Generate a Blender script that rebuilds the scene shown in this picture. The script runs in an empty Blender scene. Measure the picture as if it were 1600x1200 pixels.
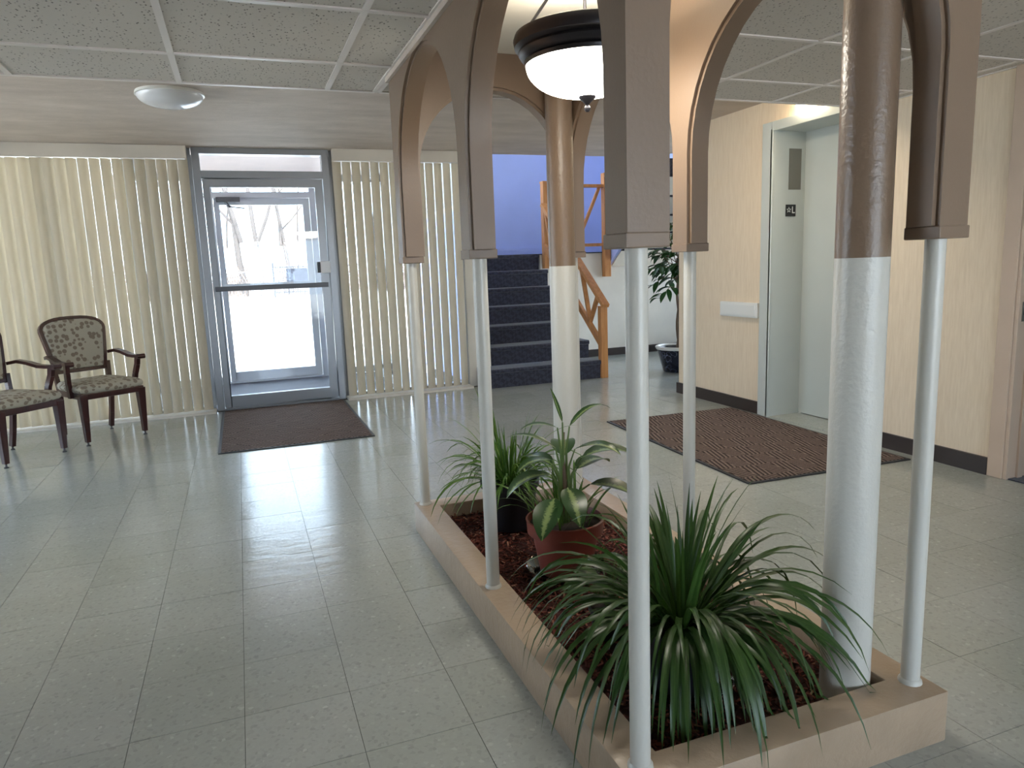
import bpy, bmesh, math, random
from mathutils import Matrix, Vector, Euler
random.seed(7)
scene = bpy.context.scene
col = scene.collection
PI = math.pi

# ------------------------------------------------------------------ camera
cd = bpy.data.cameras.new('camera'); cam = bpy.data.objects.new('camera', cd); col.objects.link(cam)
cd.sensor_fit = 'HORIZONTAL'; cd.sensor_width = 36.0; cd.lens = 1120.0 / 1600.0 * 36.0
cd.clip_start = 0.03; cd.clip_end = 400
CR = ((0.93473446, 0.09194109, -0.34324675), (-0.35343138, 0.14038162, -0.92486716), (-0.03684776, 0.98581937, 0.16371441))
CPOS = Vector((0, 0, 1.281))
cam.matrix_world = Matrix.Translation(CPOS) @ Matrix(CR).to_4x4()
scene.camera = cam

# ------------------------------------------------------------------ sky, sun, exposure
SKY = 5.0
w = bpy.data.worlds.new('sky'); scene.world = w; w.use_nodes = True
bg = w.node_tree.nodes['Background']; bg.inputs[0].default_value = (0.72, 0.85, 1.0, 1); bg.inputs[1].default_value = SKY
sd = bpy.data.lights.new('sun', 'SUN'); sd.energy = 9; sd.angle = 0.01; sd.color = (1.0, 0.95, 0.88)
sun = bpy.data.objects.new('sun', sd); col.objects.link(sun)
sun.rotation_euler = Vector((0.06, 0.5, -0.86)).to_track_quat('-Z', 'Y').to_euler()

def portal(name, loc, direction, sx, sy):
    l = bpy.data.lights.new(name, 'AREA'); l.shape = 'RECTANGLE'; l.size = sx; l.size_y = sy
    l.cycles.is_portal = True
    o = bpy.data.objects.new(name, l); col.objects.link(o); o.location = loc
    o.rotation_euler = Vector(direction).to_track_quat('-Z', 'Z').to_euler()
portal('sky_portal_rear', (2.02, -3.52, 1.1), (0, 1, 0), 3.7, 2.05)
portal('sky_portal_alcove', (6.82, 7.3, 1.3), (-1, 0, 0), 2.4, 2.0)
portal('sky_portal_stair_left', (2.28, 8.82, 3.35), (1, 0, 0), 2.2, 2.9)
portal('sky_portal_stair_far', (4.0, 10.21, 3.95), (0, -1, 0), 2.8, 1.7)
portal('sky_portal_left', (-4.02, 5.12, 1.3), (1, 0, 0), 3.7, 2.15)

vs = scene.view_settings
vs.view_transform = 'Standard'; vs.look = 'None'; vs.exposure = 0.9; vs.gamma = 1.0
vs.use_curve_mapping = False

# ------------------------------------------------------------------ materials
def srgb(r, g, b):
    f = lambda c: (c / 255 / 12.92) if c / 255 <= 0.04045 else ((c / 255 + 0.055) / 1.055) ** 2.4
    return (f(r), f(g), f(b), 1)

class N:
    """small node helper"""
    def __init__(s, name):
        s.m = bpy.data.materials.new(name); s.m.use_nodes = True
        s.t = s.m.node_tree; s.p = s.t.nodes['Principled BSDF']; s.out = s.t.nodes['Material Output']
    def n(s, typ, **kw):
        x = s.t.nodes.new(typ)
        for k, v in kw.items():
            if k in x.inputs.keys(): x.inputs[k].default_value = v
            else: setattr(x, k, v)
        return x
    def l(s, a, b): s.t.links.new(a, b)
    def coord(s, which='Object', scale=(1, 1, 1), rot=(0, 0, 0)):
        c = s.n('ShaderNodeTexCoord'); m = s.n('ShaderNodeMapping')
        m.inputs['Scale'].default_value = scale; m.inputs['Rotation'].default_value = rot
        s.l(c.outputs[which], m.inputs['Vector']); return m.outputs['Vector']
    def world(s, scale=(1, 1, 1), rot=(0, 0, 0)):
        c = s.n('ShaderNodeNewGeometry'); m = s.n('ShaderNodeMapping')
        m.inputs['Scale'].default_value = scale; m.inputs['Rotation'].default_value = rot
        s.l(c.outputs['Position'], m.inputs['Vector']); return m.outputs['Vector']
    def noise(s, vec, scale, detail=3, rough=0.5):
        x = s.n('ShaderNodeTexNoise', Scale=scale, Detail=detail, Roughness=rough); s.l(vec, x.inputs['Vector']); return x.outputs['Fac']
    def ramp(s, fac, *stops):
        x = s.n('ShaderNodeValToRGB'); e = x.color_ramp.elements
        while len(e) < len(stops): e.new(0.5)
        for i, (p, c) in enumerate(stops): e[i].position = p; e[i].color = c if len(c) == 4 else (*c, 1)
        s.l(fac, x.inputs['Fac']); return x.outputs['Color']
    def mix(s, a, b, fac, mode='MIX'):
        x = s.n('ShaderNodeMix', data_type='RGBA', blend_type=mode)
        for sock, v in ((x.inputs[6], a), (x.inputs[7], b), (x.inputs[0], fac)):
            if hasattr(v, 'is_linked'): s.l(v, sock)
            else: sock.default_value = v
        return x.outputs[2]
    def bump(s, h, strength, dist=0.01):
        x = s.n('ShaderNodeBump', Strength=strength, Distance=dist); s.l(h, x.inputs['Height']); s.l(x.outputs['Normal'], s.p.inputs['Normal'])
    def base(s, v):
        if hasattr(v, 'is_linked'): s.l(v, s.p.inputs['Base Color'])
        else: s.p.inputs['Base Color'].default_value = v
    def set(s, **kw):
        for k, v in kw.items(): s.p.inputs[k.replace('_', ' ')].default_value = v
        return s

def paint(name, c, rough=0.5, bump=0.15, bscale=60, var=0.06, spec=0.5):
    k = N(name); v = k.world()
    n1 = k.noise(v, 3.0, 4)
    dark = tuple(x * (1 - var) for x in c[:3]) + (1,); lite = tuple(min(1, x * (1 + var)) for x in c[:3]) + (1,)
    k.base(k.ramp(n1, (0.3, dark), (0.7, lite))); k.set(Roughness=rough, Specular_IOR_Level=spec)
    if bump: k.bump(k.noise(v, bscale, 3), bump, 0.004)
    return k.m

M = {}
# vinyl floor tile: grey green with chips
k = N('vinyl_tile'); v = k.world()
oi = k.n('ShaderNodeObjectInfo')
chips = k.n('ShaderNodeTexVoronoi', Scale=95.0); k.l(v, chips.inputs['Vector'])
cm = k.ramp(chips.outputs['Color'], (0.0, (0.33, 0.347, 0.328)), (0.3, (0.408, 0.424, 0.40)), (0.85, (0.425, 0.441, 0.418)), (1.0, (0.54, 0.556, 0.53)))
tint = k.ramp(oi.outputs['Random'], (0.0, (0.93, 0.94, 0.92)), (1.0, (1.0, 1.0, 1.0)))
c1 = k.mix(cm, tint, 1.0, 'MULTIPLY')
dirt = k.ramp(k.noise(v, 1.3, 4), (0.35, (0.92, 0.92, 0.90)), (0.65, (1, 1, 1)))
k.base(k.mix(c1, dirt, 1.0, 'MULTIPLY'))
rr = k.n('ShaderNodeMapRange'); rr.inputs[3].default_value = 0.11; rr.inputs[4].default_value = 0.22
k.l(k.noise(v, 5, 4), rr.inputs[0]); k.l(rr.outputs[0], k.p.inputs['Roughness'])
k.set(Specular_IOR_Level=0.8)
bn = k.n('ShaderNodeMix', data_type='FLOAT'); bn.inputs[0].default_value = 0.25
k.l(k.noise(k.world(scale=(1, 2.5, 1)), 6, 3), bn.inputs[2]); k.l(k.noise(v, 60, 3), bn.inputs[3])
k.bump(bn.outputs[0], 0.10, 0.02)
M['tile'] = k.m
M['grout'] = paint('floor_joint', srgb(62, 64, 60), 0.8, 0)
# mineral fibre ceiling tile
k = N('mineral_tile'); v = k.world()
vo = k.n('ShaderNodeTexVoronoi', Scale=75.0); k.l(k.world(scale=(1, .6, 1)), vo.inputs['Vector'])
spk = k.ramp(vo.outputs['Distance'], (0.12, (0.0, 0, 0)), (0.30, (1, 1, 1)))
msk = k.ramp(k.noise(v, 60, 2), (0.40, (1, 1, 1)), (0.50, (0, 0, 0)))
sp = k.mix(spk, (1, 1, 1, 1), msk)
k.base(k.mix(srgb(96, 90, 84), srgb(206, 199, 190), sp)); k.set(Roughness=0.9, Specular_IOR_Level=0.2)
k.bump(sp, 0.5, 0.003); M['ceil'] = k.m
M['tbar'] = paint('white_steel_grid', srgb(222, 214, 208), 0.4, 0)
# plaster ceiling, trowelled
k = N('plaster'); v = k.world(scale=(1, 2.2, 1), rot=(0, 0, .3))
n1 = k.noise(v, 2.2, 6, .6)
k.base(k.ramp(n1, (.3, srgb(183, 170, 158)), (.7, srgb(206, 193, 181)))); k.set(Roughness=0.75)
k.bump(k.noise(k.world(scale=(1, 4, 1), rot=(0, 0, .5)), 9, 6, .65), .35, .02); M['plaster'] = k.m
M['recess'] = paint('recess_ceiling_paint', srgb(226, 221, 212), .7)
TAN = srgb(127, 106, 88)
M['tan'] = paint('tan_paint', TAN, .42, .12, 90, .03)
# glossy curb paint with brush relief
k = N('curb_paint'); v = k.world()
k.base(k.ramp(k.noise(v, 4, 5), (.3, srgb(164, 143, 121)), (.7, srgb(180, 158, 135)))); k.set(Roughness=.32)
k.bump(k.noise(v, 24, 5, .6), .28, .012); M['curb'] = k.m
M['white'] = paint('white_gloss_paint', srgb(205, 202, 194), .3, .22, 70, .03)
# column, tan above the paint line and white below
k = N('column_two_tone_paint'); g = k.n('ShaderNodeNewGeometry'); sx = k.n('ShaderNodeSeparateXYZ'); k.l(g.outputs['Position'], sx.inputs[0])
gt = k.n('ShaderNodeMath', operation='GREATER_THAN'); k.l(sx.outputs['Z'], gt.inputs[0]); gt.inputs[1].default_value = 1.267
k.base(k.mix(srgb(205, 202, 194), TAN, gt.outputs[0])); k.set(Roughness=.32)
k.bump(k.noise(k.world(), 75, 3), .3, .006); M['column'] = k.m
# vinyl wallcovering
k = N('cream_wallcovering'); v = k.world(scale=(14, 14, 1.2))
n1 = k.noise(v, 6, 5, .6)
k.base(k.ramp(n1, (.3, srgb(226, 205, 177)), (.7, srgb(238, 219, 193)))); k.set(Roughness=.55)
k.bump(k.noise(k.world(scale=(1, 1, .5)), 220, 2), .1, .002); M['cream'] = k.m
M['offwhite'] = paint('off_white_wall', srgb(222, 216, 204), .6, .08)
M['blue'] = paint('periwinkle_wall', srgb(174, 189, 242), .6, .08, 60, .03)
M['dark_base'] = paint('dark_brown_vinyl_base', srgb(56, 47, 44), .4, .05)
M['elev'] = paint('grey_green_steel_paint', srgb(196, 201, 196), .38, .05, 40, .02)
M['casing'] = paint('pinkish_beige_door_paint', srgb(204, 180, 158), .45, .12)
M['alu'] = N('aluminium').set(Base_Color=srgb(150, 152, 156), Metallic=.85, Roughness=.38).m
M['alu_dark'] = N('dark_aluminium').set(Base_Color=srgb(96, 96, 100), Metallic=.7, Roughness=.45).m
M['alu_white'] = N('white_aluminium').set(Base_Color=srgb(214, 214, 216), Metallic=.1, Roughness=.4).m
M['plate'] = N('brushed_plate').set(Base_Color=srgb(138, 134, 126), Metallic=.6, Roughness=.4).m
M['black'] = N('black_plastic').set(Base_Color=srgb(24, 24, 26), Roughness=.35).m
M['print_white'] = N('white_print').set(Base_Color=srgb(225, 225, 222), Roughness=.5).m
M['white_plastic'] = N('white_plastic').set(Base_Color=srgb(228, 228, 224), Roughness=.35).m
M['yellow_plastic'] = N('ivory_plastic').set(Base_Color=srgb(250, 236, 196), Roughness=.4).m
# vertical blind vinyl, a little light passes through
k = N('blind_vinyl'); k.base(srgb(216, 209, 194)); k.set(Roughness=.45)
tr = k.n('ShaderNodeBsdfTranslucent'); tr.inputs[0].default_value = srgb(232, 220, 196)
mx = k.n('ShaderNodeMixShader'); mx.inputs[0].default_value = .34
k.l(k.p.outputs[0], mx.inputs[1]); k.l(tr.outputs[0], mx.inputs[2]); k.l(mx.outputs[0], k.out.inputs[0]); M['blind'] = k.m
M['valance'] = paint('valance_vinyl', srgb(206, 198, 186), .5, 0)
# thin clear glass
def glass(name, tint, refl):
    k = N(name); t = k.n('ShaderNodeBsdfTransparent'); t.inputs[0].default_value = tint
    gl = k.n('ShaderNodeBsdfGlossy'); gl.inputs['Roughness'].default_value = 0.02
    fr = k.n('ShaderNodeFresnel'); fr.inputs[0].default_value = 1.45
    mu = k.n('ShaderNodeMath', operation='MULTIPLY'); k.l(fr.outputs[0], mu.inputs[0]); mu.inputs[1].default_value = refl
    mx = k.n('ShaderNodeMixShader'); k.l(mu.outputs[0], mx.inputs[0]); k.l(t.outputs[0], mx.inputs[1]); k.l(gl.outputs[0], mx.inputs[2])
    k.l(mx.outputs[0], k.out.inputs[0]); return k.m
M['glass'] = glass('clear_glass', (.93, .95, .96, 1), 1.0)
M['clear_plastic'] = glass('clear_plastic', (.80, .80, .78, 1), 2.0)
M['bronze'] = N('oil_rubbed_bronze').set(Base_Color=srgb(46, 44, 48), Metallic=.6, Roughness=.33).m
# lit alabaster bowl
k = N('lit_alabaster'); n1 = k.noise(k.coord('Object', (1, 1, 1.5)), 9, 4)
e = k.ramp(n1, (.35, (1, .90, .70)), (.62, (1, .97, .90)))
k.base(srgb(240, 230, 205)); k.l(e, k.p.inputs['Emission Color']); k.set(Emission_Strength=15, Roughness=.3); M['bowl'] = k.m
M['diffuser'] = N('lit_diffuser').set(Base_Color=srgb(250, 236, 196), Emission_Color=(1, .86, .62, 1), Emission_Strength=26).m
M['added_dome'] = N('added_lit_dome').set(Base_Color=srgb(250, 240, 215), Emission_Color=(1, .88, .70, 1), Emission_Strength=38).m  # glow of the lamp added over the elevator mat
M['dome'] = N('white_glass_dome').set(Base_Color=srgb(216, 217, 220), Roughness=.16).m
# mats
def mat_mat(name, kind):
    k = N(name); c = k.n('ShaderNodeTexCoord')
    def wave(rot, scale, vec=None, dist=0):
        m = k.n('ShaderNodeMapping'); m.inputs['Rotation'].default_value = (0, 0, rot); k.l(c.outputs['Object'], m.inputs[0])
        x = k.n('ShaderNodeTexWave', Scale=scale, Distortion=dist); k.l(m.outputs[0], x.inputs['Vector']); return x.outputs['Fac']
    mp = k.n('ShaderNodeMapping'); k.l(c.outputs['Object'], mp.inputs[0])
    mp.inputs['Rotation'].default_value = (0, 0, .785 if kind == 'diamond' else 0); mp.inputs['Scale'].default_value = (1, 1, 1) if kind == 'diamond' else (1.0, .55, 1)
    mp.inputs['Location'].default_value = (.01, .01, .5)
    ck = k.n('ShaderNodeTexChecker', Scale=6.5 if kind == 'diamond' else 9.0); k.l(mp.outputs[0], ck.inputs['Vector'])
    an = (.785, -.785) if kind == 'diamond' else (.25, -.35)
    h = k.mix(wave(an[0], 11, dist=.8), wave(an[1], 11, dist=.8), ck.outputs['Fac'])
    fz = k.noise(c.outputs['Object'], 170, 2)
    colr = k.mix(k.ramp(h, (.2, srgb(70, 59, 56)), (.8, srgb(142, 124, 116))), k.ramp(fz, (.3, (.55, .55, .55)), (.7, (1.15, 1.15, 1.15))), 1.0, 'MULTIPLY')
    k.base(colr); k.set(Roughness=.95, Specular_IOR_Level=.1); k.bump(h, .7, .006); return k.m
M['mat_d'] = mat_mat('brown_ribbed_carpet', 'diamond'); M['mat_h'] = mat_mat('brown_herringbone_carpet', 'herring')
M['rubber'] = N('black_rubber').set(Base_Color=srgb(38, 38, 42), Roughness=.5).m
# stair carpet
k = N('stair_carpet'); v = k.world()
ck = k.n('ShaderNodeTexChecker', Scale=26.0); k.l(k.world(rot=(.785, .785, .785)), ck.inputs['Vector'])
cc = k.mix(srgb(44, 45, 58), srgb(60, 62, 78), ck.outputs['Fac'])
k.base(k.mix(cc, k.ramp(k.noise(v, 220, 2), (.3, (.6, .6, .6)), (.7, (1.2, 1.2, 1.2))), 1.0, 'MULTIPLY')); k.set(Roughness=.9, Sheen_Weight=.25)
k.bump(k.noise(v, 300, 2), .4, .003); M['carpet'] = k.m
# woods
def wood(name, a, b, rough=.35, axis=(1, 1, .12)):
    k = N(name); n1 = k.noise(k.coord('Object', axis), 26, 5, .6)
    k.base(k.ramp(n1, (.3, a), (.7, b))); k.set(Roughness=rough); return k.m
M['oak'] = wood('honey_oak', srgb(178, 118, 66), srgb(206, 148, 92))
M['mahogany'] = wood('dark_mahogany', srgb(48, 22, 22), srgb(68, 32, 30), .28)
# chair fabric with spots
k = N('spotted_fabric'); v = k.coord('Object')
vo = k.n('ShaderNodeTexVoronoi', Scale=24.0, Randomness=.7); k.l(v, vo.inputs['Vector'])
sp = k.ramp(vo.outputs['Distance'], (.38, (1, 1, 1)), (.44, (0, 0, 0)))
k.base(k.mix(srgb(178, 172, 156), srgb(134, 122, 108), sp)); k.set(Roughness=.9, Specular_IOR_Level=.2)
k.bump(k.noise(v, 260, 2), .3, .002); M['fabric'] = k.m
# planter contents
def leafmat(name, edge, mid, midw, rough=.36):
    k = N(name); uv = k.n('ShaderNodeUVMap'); s = k.n('ShaderNodeSeparateXYZ'); k.l(uv.outputs[0], s.inputs[0])
    d = k.n('ShaderNodeMath', operation='SUBTRACT'); k.l(s.outputs[0], d.inputs[0]); d.inputs[1].default_value = .5
    a = k.n('ShaderNodeMath', operation='ABSOLUTE'); k.l(d.outputs[0], a.inputs[0])
    nz = k.noise(k.coord('UV', (9, 26, 1)), 1.0, 3); ad = k.n('ShaderNodeMath', operation='MULTIPLY_ADD'); k.l(nz, ad.inputs[0]); ad.inputs[1].default_value = .28; k.l(a.outputs[0], ad.inputs[2])
    oi = k.n('ShaderNodeObjectInfo'); tn = k.ramp(oi.outputs['Random'], (0, (.75, .82, .7)), (1, (1.15, 1.1, 1.0)))
    c = k.ramp(ad.outputs[0], (midw + .10, mid), (midw + .20, edge))
    k.base(k.mix(c, tn, 1.0, 'MULTIPLY')); k.set(Roughness=rough)
    tr = k.n('ShaderNodeBsdfTranslucent'); k.l(k.mix(c, (1.2, 1.3, .5, 1), .5, 'MULTIPLY'), tr.inputs[0])
    mx = k.n('ShaderNodeMixShader'); mx.inputs[0].default_value = .22
    k.l(k.p.outputs[0], mx.inputs[1]); k.l(tr.outputs[0], mx.inputs[2]); k.l(mx.outputs[0], k.out.inputs[0]); return k.m
M['leaf_strap'] = leafmat('strap_leaf', srgb(54, 82, 38), srgb(78, 106, 54), .02)
M['leaf_spider'] = leafmat('spider_leaf', srgb(70, 108, 44), srgb(150, 172, 96), .04)
M['leaf_dief'] = leafmat('variegated_leaf', srgb(44, 74, 40), srgb(128, 148, 98), .10, .3)
M['leaf_ficus'] = leafmat('ficus_leaf', srgb(44, 78, 42), srgb(62, 98, 54), .02, .3)
M['stem'] = paint('green_stem', srgb(96, 118, 62), .5, 0); M['bark'] = paint('brown_bark', srgb(112, 92, 76), .8, .4, 40, .2)
M['terracotta'] = paint('terracotta_plastic', srgb(122, 58, 46), .5, .05)
M['black_pot'] = N('black_nursery_pot').set(Base_Color=srgb(26, 28, 34), Roughness=.45).m
k = N('blue_glazed_pot'); n1 = k.noise(k.coord('Object'), 11, 2)
k.base(k.ramp(n1, (.485, srgb(22, 26, 44)), (.5, srgb(110, 118, 140)), (.515, srgb(22, 26, 44)))); k.set(Roughness=.12); M['glaze'] = k.m
M['glaze_white'] = N('white_glaze').set(Base_Color=srgb(226, 224, 218), Roughness=.2).m
M['soil'] = paint('dark_soil', srgb(46, 36, 30), .95, .8, 60, .3)
k = N('red_mulch'); gi = k.n('ShaderNodeNewGeometry')
k.base(k.ramp(gi.outputs['Random Per Island'], (0, srgb(58, 26, 22)), (.5, srgb(98, 44, 36)), (.9, srgb(132, 70, 56)), (1, srgb(165, 120, 98)))); k.set(Roughness=.85); M['mulch'] = k.m
M['mulch_bed'] = paint('mulch_fines', srgb(62, 28, 24), .95, .9, 90, .3)
# outdoors
M['pavement'] = paint('pale_concrete', srgb(226, 222, 216), .8, .1)
M['granite'] = paint('grey_doormat', srgb(84, 84, 92), .7, .3, 120, .2)
M['soffit'] = paint('pinkish_soffit', srgb(226, 200, 188), .6, .1)
M['treebark'] = paint('grey_tree_bark', srgb(96, 88, 84), .9, .3)
M['brush'] = paint('dry_brush', srgb(126, 112, 104), .95, 0)
M['iron'] = N('black_iron').set(Base_Color=srgb(40, 42, 50), Roughness=.5).m
M['galv'] = N('galvanised').set(Base_Color=srgb(130, 134, 140), Metallic=.4, Roughness=.5).m
M['ext_wall'] = paint('outer_wall', srgb(196, 186, 174), .8, .1)

# ------------------------------------------------------------------ mesh helpers
class MB:
    def __init__(s): s.v = []; s.f = []; s.uv = None
    def box(s, x0, x1, y0, y1, z0, z1, mtx=None):
        b = len(s.v); P = [(x, y, z) for z in (z0, z1) for y in (y0, y1) for x in (x0, x1)]
        if mtx: P = [tuple(mtx @ Vector(p)) for p in P]
        s.v += P; s.f += [tuple(b + i for i in q) for q in ((0, 2, 3, 1), (4, 5, 7, 6), (0, 1, 5, 4), (2, 6, 7, 3), (0, 4, 6, 2), (1, 3, 7, 5))]
        return s
    def bar(s, a, b, wx, wy, up=(0, 0, 1)):
        """square bar from a to b"""
        a, b = Vector(a), Vector(b); d = (b - a); L = d.length; d.normalize(); up = Vector(up)
        if abs(d.dot(up)) > .98: up = Vector((0, 1, 0))
        sd_ = d.cross(up).normalized(); u = sd_.cross(d)
        m = Matrix((sd_, u, d)).transposed().to_4x4(); m.translation = a
        return s.box(-wx / 2, wx / 2, -wy / 2, wy / 2, 0, L, m)
    def tube(s, pts, rad, n=10, cap=True):
        pts = [Vector(p) for p in pts]; b = len(s.v)
        if not hasattr(rad, '__len__'): rad = [rad] * len(pts)
        ref = Vector((0, 0, 1))
        for i, p in enumerate(pts):
            d = (pts[min(i + 1, len(pts) - 1)] - pts[max(i - 1, 0)]).normalized()
            r_ = Vector((1, 0, 0)) if abs(d.dot(ref)) > .95 else ref
            a = d.cross(r_).normalized(); c = d.cross(a)
            s.v += [tuple(p + (a * math.cos(t) + c * math.sin(t)) * rad[i]) for t in (2 * PI * j / n for j in range(n))]
        for i in range(len(pts) - 1):
            for j in range(n):
                s.f.append((b + i * n + j, b + i * n + (j + 1) % n, b + (i + 1) * n + (j + 1) % n, b + (i + 1) * n + j))
        if cap:
            s.f.append(tuple(b + j for j in range(n))[::-1]); e = b + (len(pts) - 1) * n; s.f.append(tuple(e + j for j in range(n)))
        return s
    def lathe(s, prof, n=32, c=(0, 0, 0), closed=False):
        b = len(s.v); m = len(prof)
        for j in range(n):
            t = 2 * PI * j / n
            s.v += [(c[0] + r * math.cos(t), c[1] + r * math.sin(t), c[2] + z) for r, z in prof]
        for j in range(n):
            k2 = (j + 1) % n
            for i in range(m - 1 + (1 if closed else 0)):
                i2 = (i + 1) % m; s.f.append((b + j * m + i, b + k2 * m + i, b + k2 * m + i2, b + j * m + i2))
        return s
    def prism(s, poly, a, b, axis='y'):
        """extrude closed 2-D polygon; axis y: poly in (x,z); x: poly in (y,z); z: poly in (x,y)"""
        g = {'y': lambda p, t: (p[0], t, p[1]), 'x': lambda p, t: (t, p[0], p[1]), 'z': lambda p, t: (p[0], p[1], t)}[axis]
        o = len(s.v); n = len(poly); s.v += [g(p, a) for p in poly] + [g(p, b) for p in poly]
        s.f.append(tuple(range(o, o + n))); s.f.append(tuple(range(o + n, o + 2 * n))[::-1])
        for i in range(n): j = (i + 1) % n; s.f.append((o + i, o + n + i, o + n + j, o + j))
        return s
    def mesh(s, name, mat, smooth=False, bevel=0, seg=2, fix=True):
        me = bpy.data.meshes.new(name); me.from_pydata(s.v, [], s.f)
        if s.uv:
            u = me.uv_layers.new(name='UVMap')
            for lp in me.loops: u.data[lp.index].uv = s.uv[lp.vertex_index]
        if fix or bevel:
            bm = bmesh.new(); bm.from_mesh(me)
            bmesh.ops.remove_doubles(bm, verts=bm.verts, dist=1e-6)
            if fix: bmesh.ops.recalc_face_normals(bm, faces=bm.faces)
            if bevel:
                ed = [e for e in bm.edges if len(e.link_faces) == 2 and e.calc_face_angle(0) > .6]
                bmesh.ops.bevel(bm, geom=ed, offset=bevel, segments=seg, profile=.6, affect='EDGES', clamp_overlap=True)
            bm.to_mesh(me); bm.free()
        me.materials.append(mat)
        if smooth:
            me.polygons.foreach_set('use_smooth', [True] * len(me.polygons))
            try: me.set_sharp_from_angle(angle=.7)
            except Exception: pass
        return me
    def build(s, name, mat, parent=None, smooth=False, bevel=0, seg=2, fix=True, loc=None, rot=None):
        return place(name, s.mesh(name, mat, smooth, bevel, seg, fix), parent, loc, rot)
def place(name, me, parent=None, loc=None, rot=None):
    o = bpy.data.objects.new(name, me); col.objects.link(o); o.parent = parent
    if loc is not None: o.location = loc
    if rot is not None: o.rotation_euler = rot
    return o
def tag(o, label, cat=None, group=None, kind=None):
    o['label'] = label
    if cat: o['category'] = cat
    if group: o['group'] = group
    if kind: o['kind'] = kind
    return o
def thing(name, label, cat, loc=(0, 0, 0), rz=0, group=None, kind=None):
    o = bpy.data.objects.new(name, None); col.objects.link(o); o.location = loc; o.rotation_euler = (0, 0, rz)
    o.empty_display_size = .1
    return tag(o, label, cat, group, kind)
def struct(o, label, cat): return tag(o, label, cat, kind='structure')
def bx(*a): return MB().box(*a)

# ------------------------------------------------------------------ floor
XL, XR, YB, YF = -3.9, 3.9, -3.3, 7.38
T = 0.3048; OX, OY = -0.1007, 2.398
fl = struct(MB().box(XL - .2, 7.0, YB - .2, 7.42, -.2, -.004).box(2.25, 7.0, 7.42, 8.9, -.2, -.004).build('floor', M['grout']), 'pale grey green vinyl tile floor of the lobby', 'floor')
def proj(p):
    d = Vector(p) - CPOS; c = [sum(CR[r][q] * d[r] for r in range(3)) for q in range(3)]
    if c[2] > -.05: return None
    return 800 - 1120 * c[0] / c[2], 600 + 1120 * c[1] / c[2]
tm = MB().box(-T / 2 + .0008, T / 2 - .0008, -T / 2 + .0008, T / 2 - .0008, -.004, 0).mesh('floor_tile', M['tile'])
cells = []
for i in range(-14, 24):
    for j in range(-20, 22):
        x, y = OX + (i + .5) * T, OY + (j + .5) * T
        if x < XL or x > 6.6 or y < YB or y > 8.8: continue
        if y > 7.38 and x < 2.45: continue
        if .86 < x < 1.48 and 1.37 < y < 3.2: continue
        q = proj((x, y, 0)); vis = q is not None and -120 < q[0] < 1720 and q[1] < 1400
        if x > 3.95 and y < 5.8: vis = False
        cells.append((0 if vis else 1, (x * x + y * y), x, y))
cells.sort()
rest = MB()
for n_, (h_, d_, x, y) in enumerate(cells):
    if n_ < 300:
        place('floor_tile', tm, fl, (x, y, random.uniform(-.0003, .0003)), (random.gauss(0, .0011), random.gauss(0, .0011), 0))
    else:
        m_ = Matrix.Translation((x, y, random.uniform(-.0003, .0002))) @ Euler((random.gauss(0, .0010), random.gauss(0, .0010), 0)).to_matrix().to_4x4()
        rest.box(-T / 2 + .0008, T / 2 - .0008, -T / 2 + .0008, T / 2 - .0008, -.004, 0, m_)
ro = rest.build('floor_tiles_beyond', M['tile'], fl); ro['kind'] = 'stuff'

# ------------------------------------------------------------------ ceilings
ZL, ZR, ZP = 2.13, 2.20, 2.44
def drop_ceiling(name, label, x0, x1, y0, y1, z, ox, oy, s):
    ce = struct(MB().box(x0, x1, y0, y1, z + .05, z + .09).build(name, M['plaster']), label, 'ceiling')
    xs = [x0] + [ox + s * i for i in range(-20, 20) if x0 + .03 < ox + s * i < x1 - .03] + [x1]
    ys = [y0] + [oy + s * i for i in range(-20, 20) if y0 + .03 < oy + s * i < y1 - .03] + [y1]
    for a, b in zip(xs, xs[1:]):
        for c, d in zip(ys, ys[1:]):
            MB().box(a + .006, b - .006, c + .006, d - .006, z + .004, z + .02).build('ceiling_tile', M['ceil'], ce, rot=None)
    for a in xs: MB().box(a - .012, a + .012, y0, y1, z - .001, z + .006).build('grid_bar', M['tbar'], ce)
    for c in ys:
        MB().box(x0, x1, c - .012, c + .012, z - .0015, z + .0055).build('grid_bar', M['tbar'], ce)
    return ce
cl = drop_ceiling('ceiling_drop', 'suspended ceiling of speckled square tiles over the seating side', XL, .70, YB, 3.645, ZL, -.165, 2.55, .64)
cr = drop_ceiling('ceiling_drop', 'suspended ceiling of speckled square tiles over the elevator side', 1.64, XR - .004, YB, 3.73, ZR, 2.49, 2.66, .65)
cn = drop_ceiling('ceiling_drop', 'suspended ceiling strip of speckled tiles behind the viewer', .72, 1.62, YB, 1.24, ZL, .475, 2.55, .64)
cf = drop_ceiling('ceiling_drop', 'suspended ceiling strip of speckled tiles past the arcade end', .72, 1.62, 3.37, 3.645, ZL, .475, 2.55, .64)
struct(MB().box(XL, 3.9, 3.645, 7.40, ZP, ZP + .2).box(3.9, 4.64, 5.8, 7.40, ZP, ZP + .2).box(4.64, 6.6, 5.8, 7.12, ZP, ZP + .2).build('ceiling_plaster', M['plaster']), 'trowelled plaster ceiling by the entrance windows', 'ceiling')
struct(MB().box(XL, .70, 3.62, 3.644, ZL + .02, ZP).box(.70, 1.64, 3.62, 3.644, ZL + .02, ZP).box(1.64, 3.9, 3.705, 3.729, ZR + .02, ZP).build('trim_1', M['offwhite']), 'drop face between tile ceiling and plaster ceiling', 'trim')
struct(MB().box(.803, 1.539, 1.336, 3.274, 2.24, 2.28).build('ceiling_recess', M['recess']), 'smooth white recessed ceiling above the planter', 'ceiling')
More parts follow.
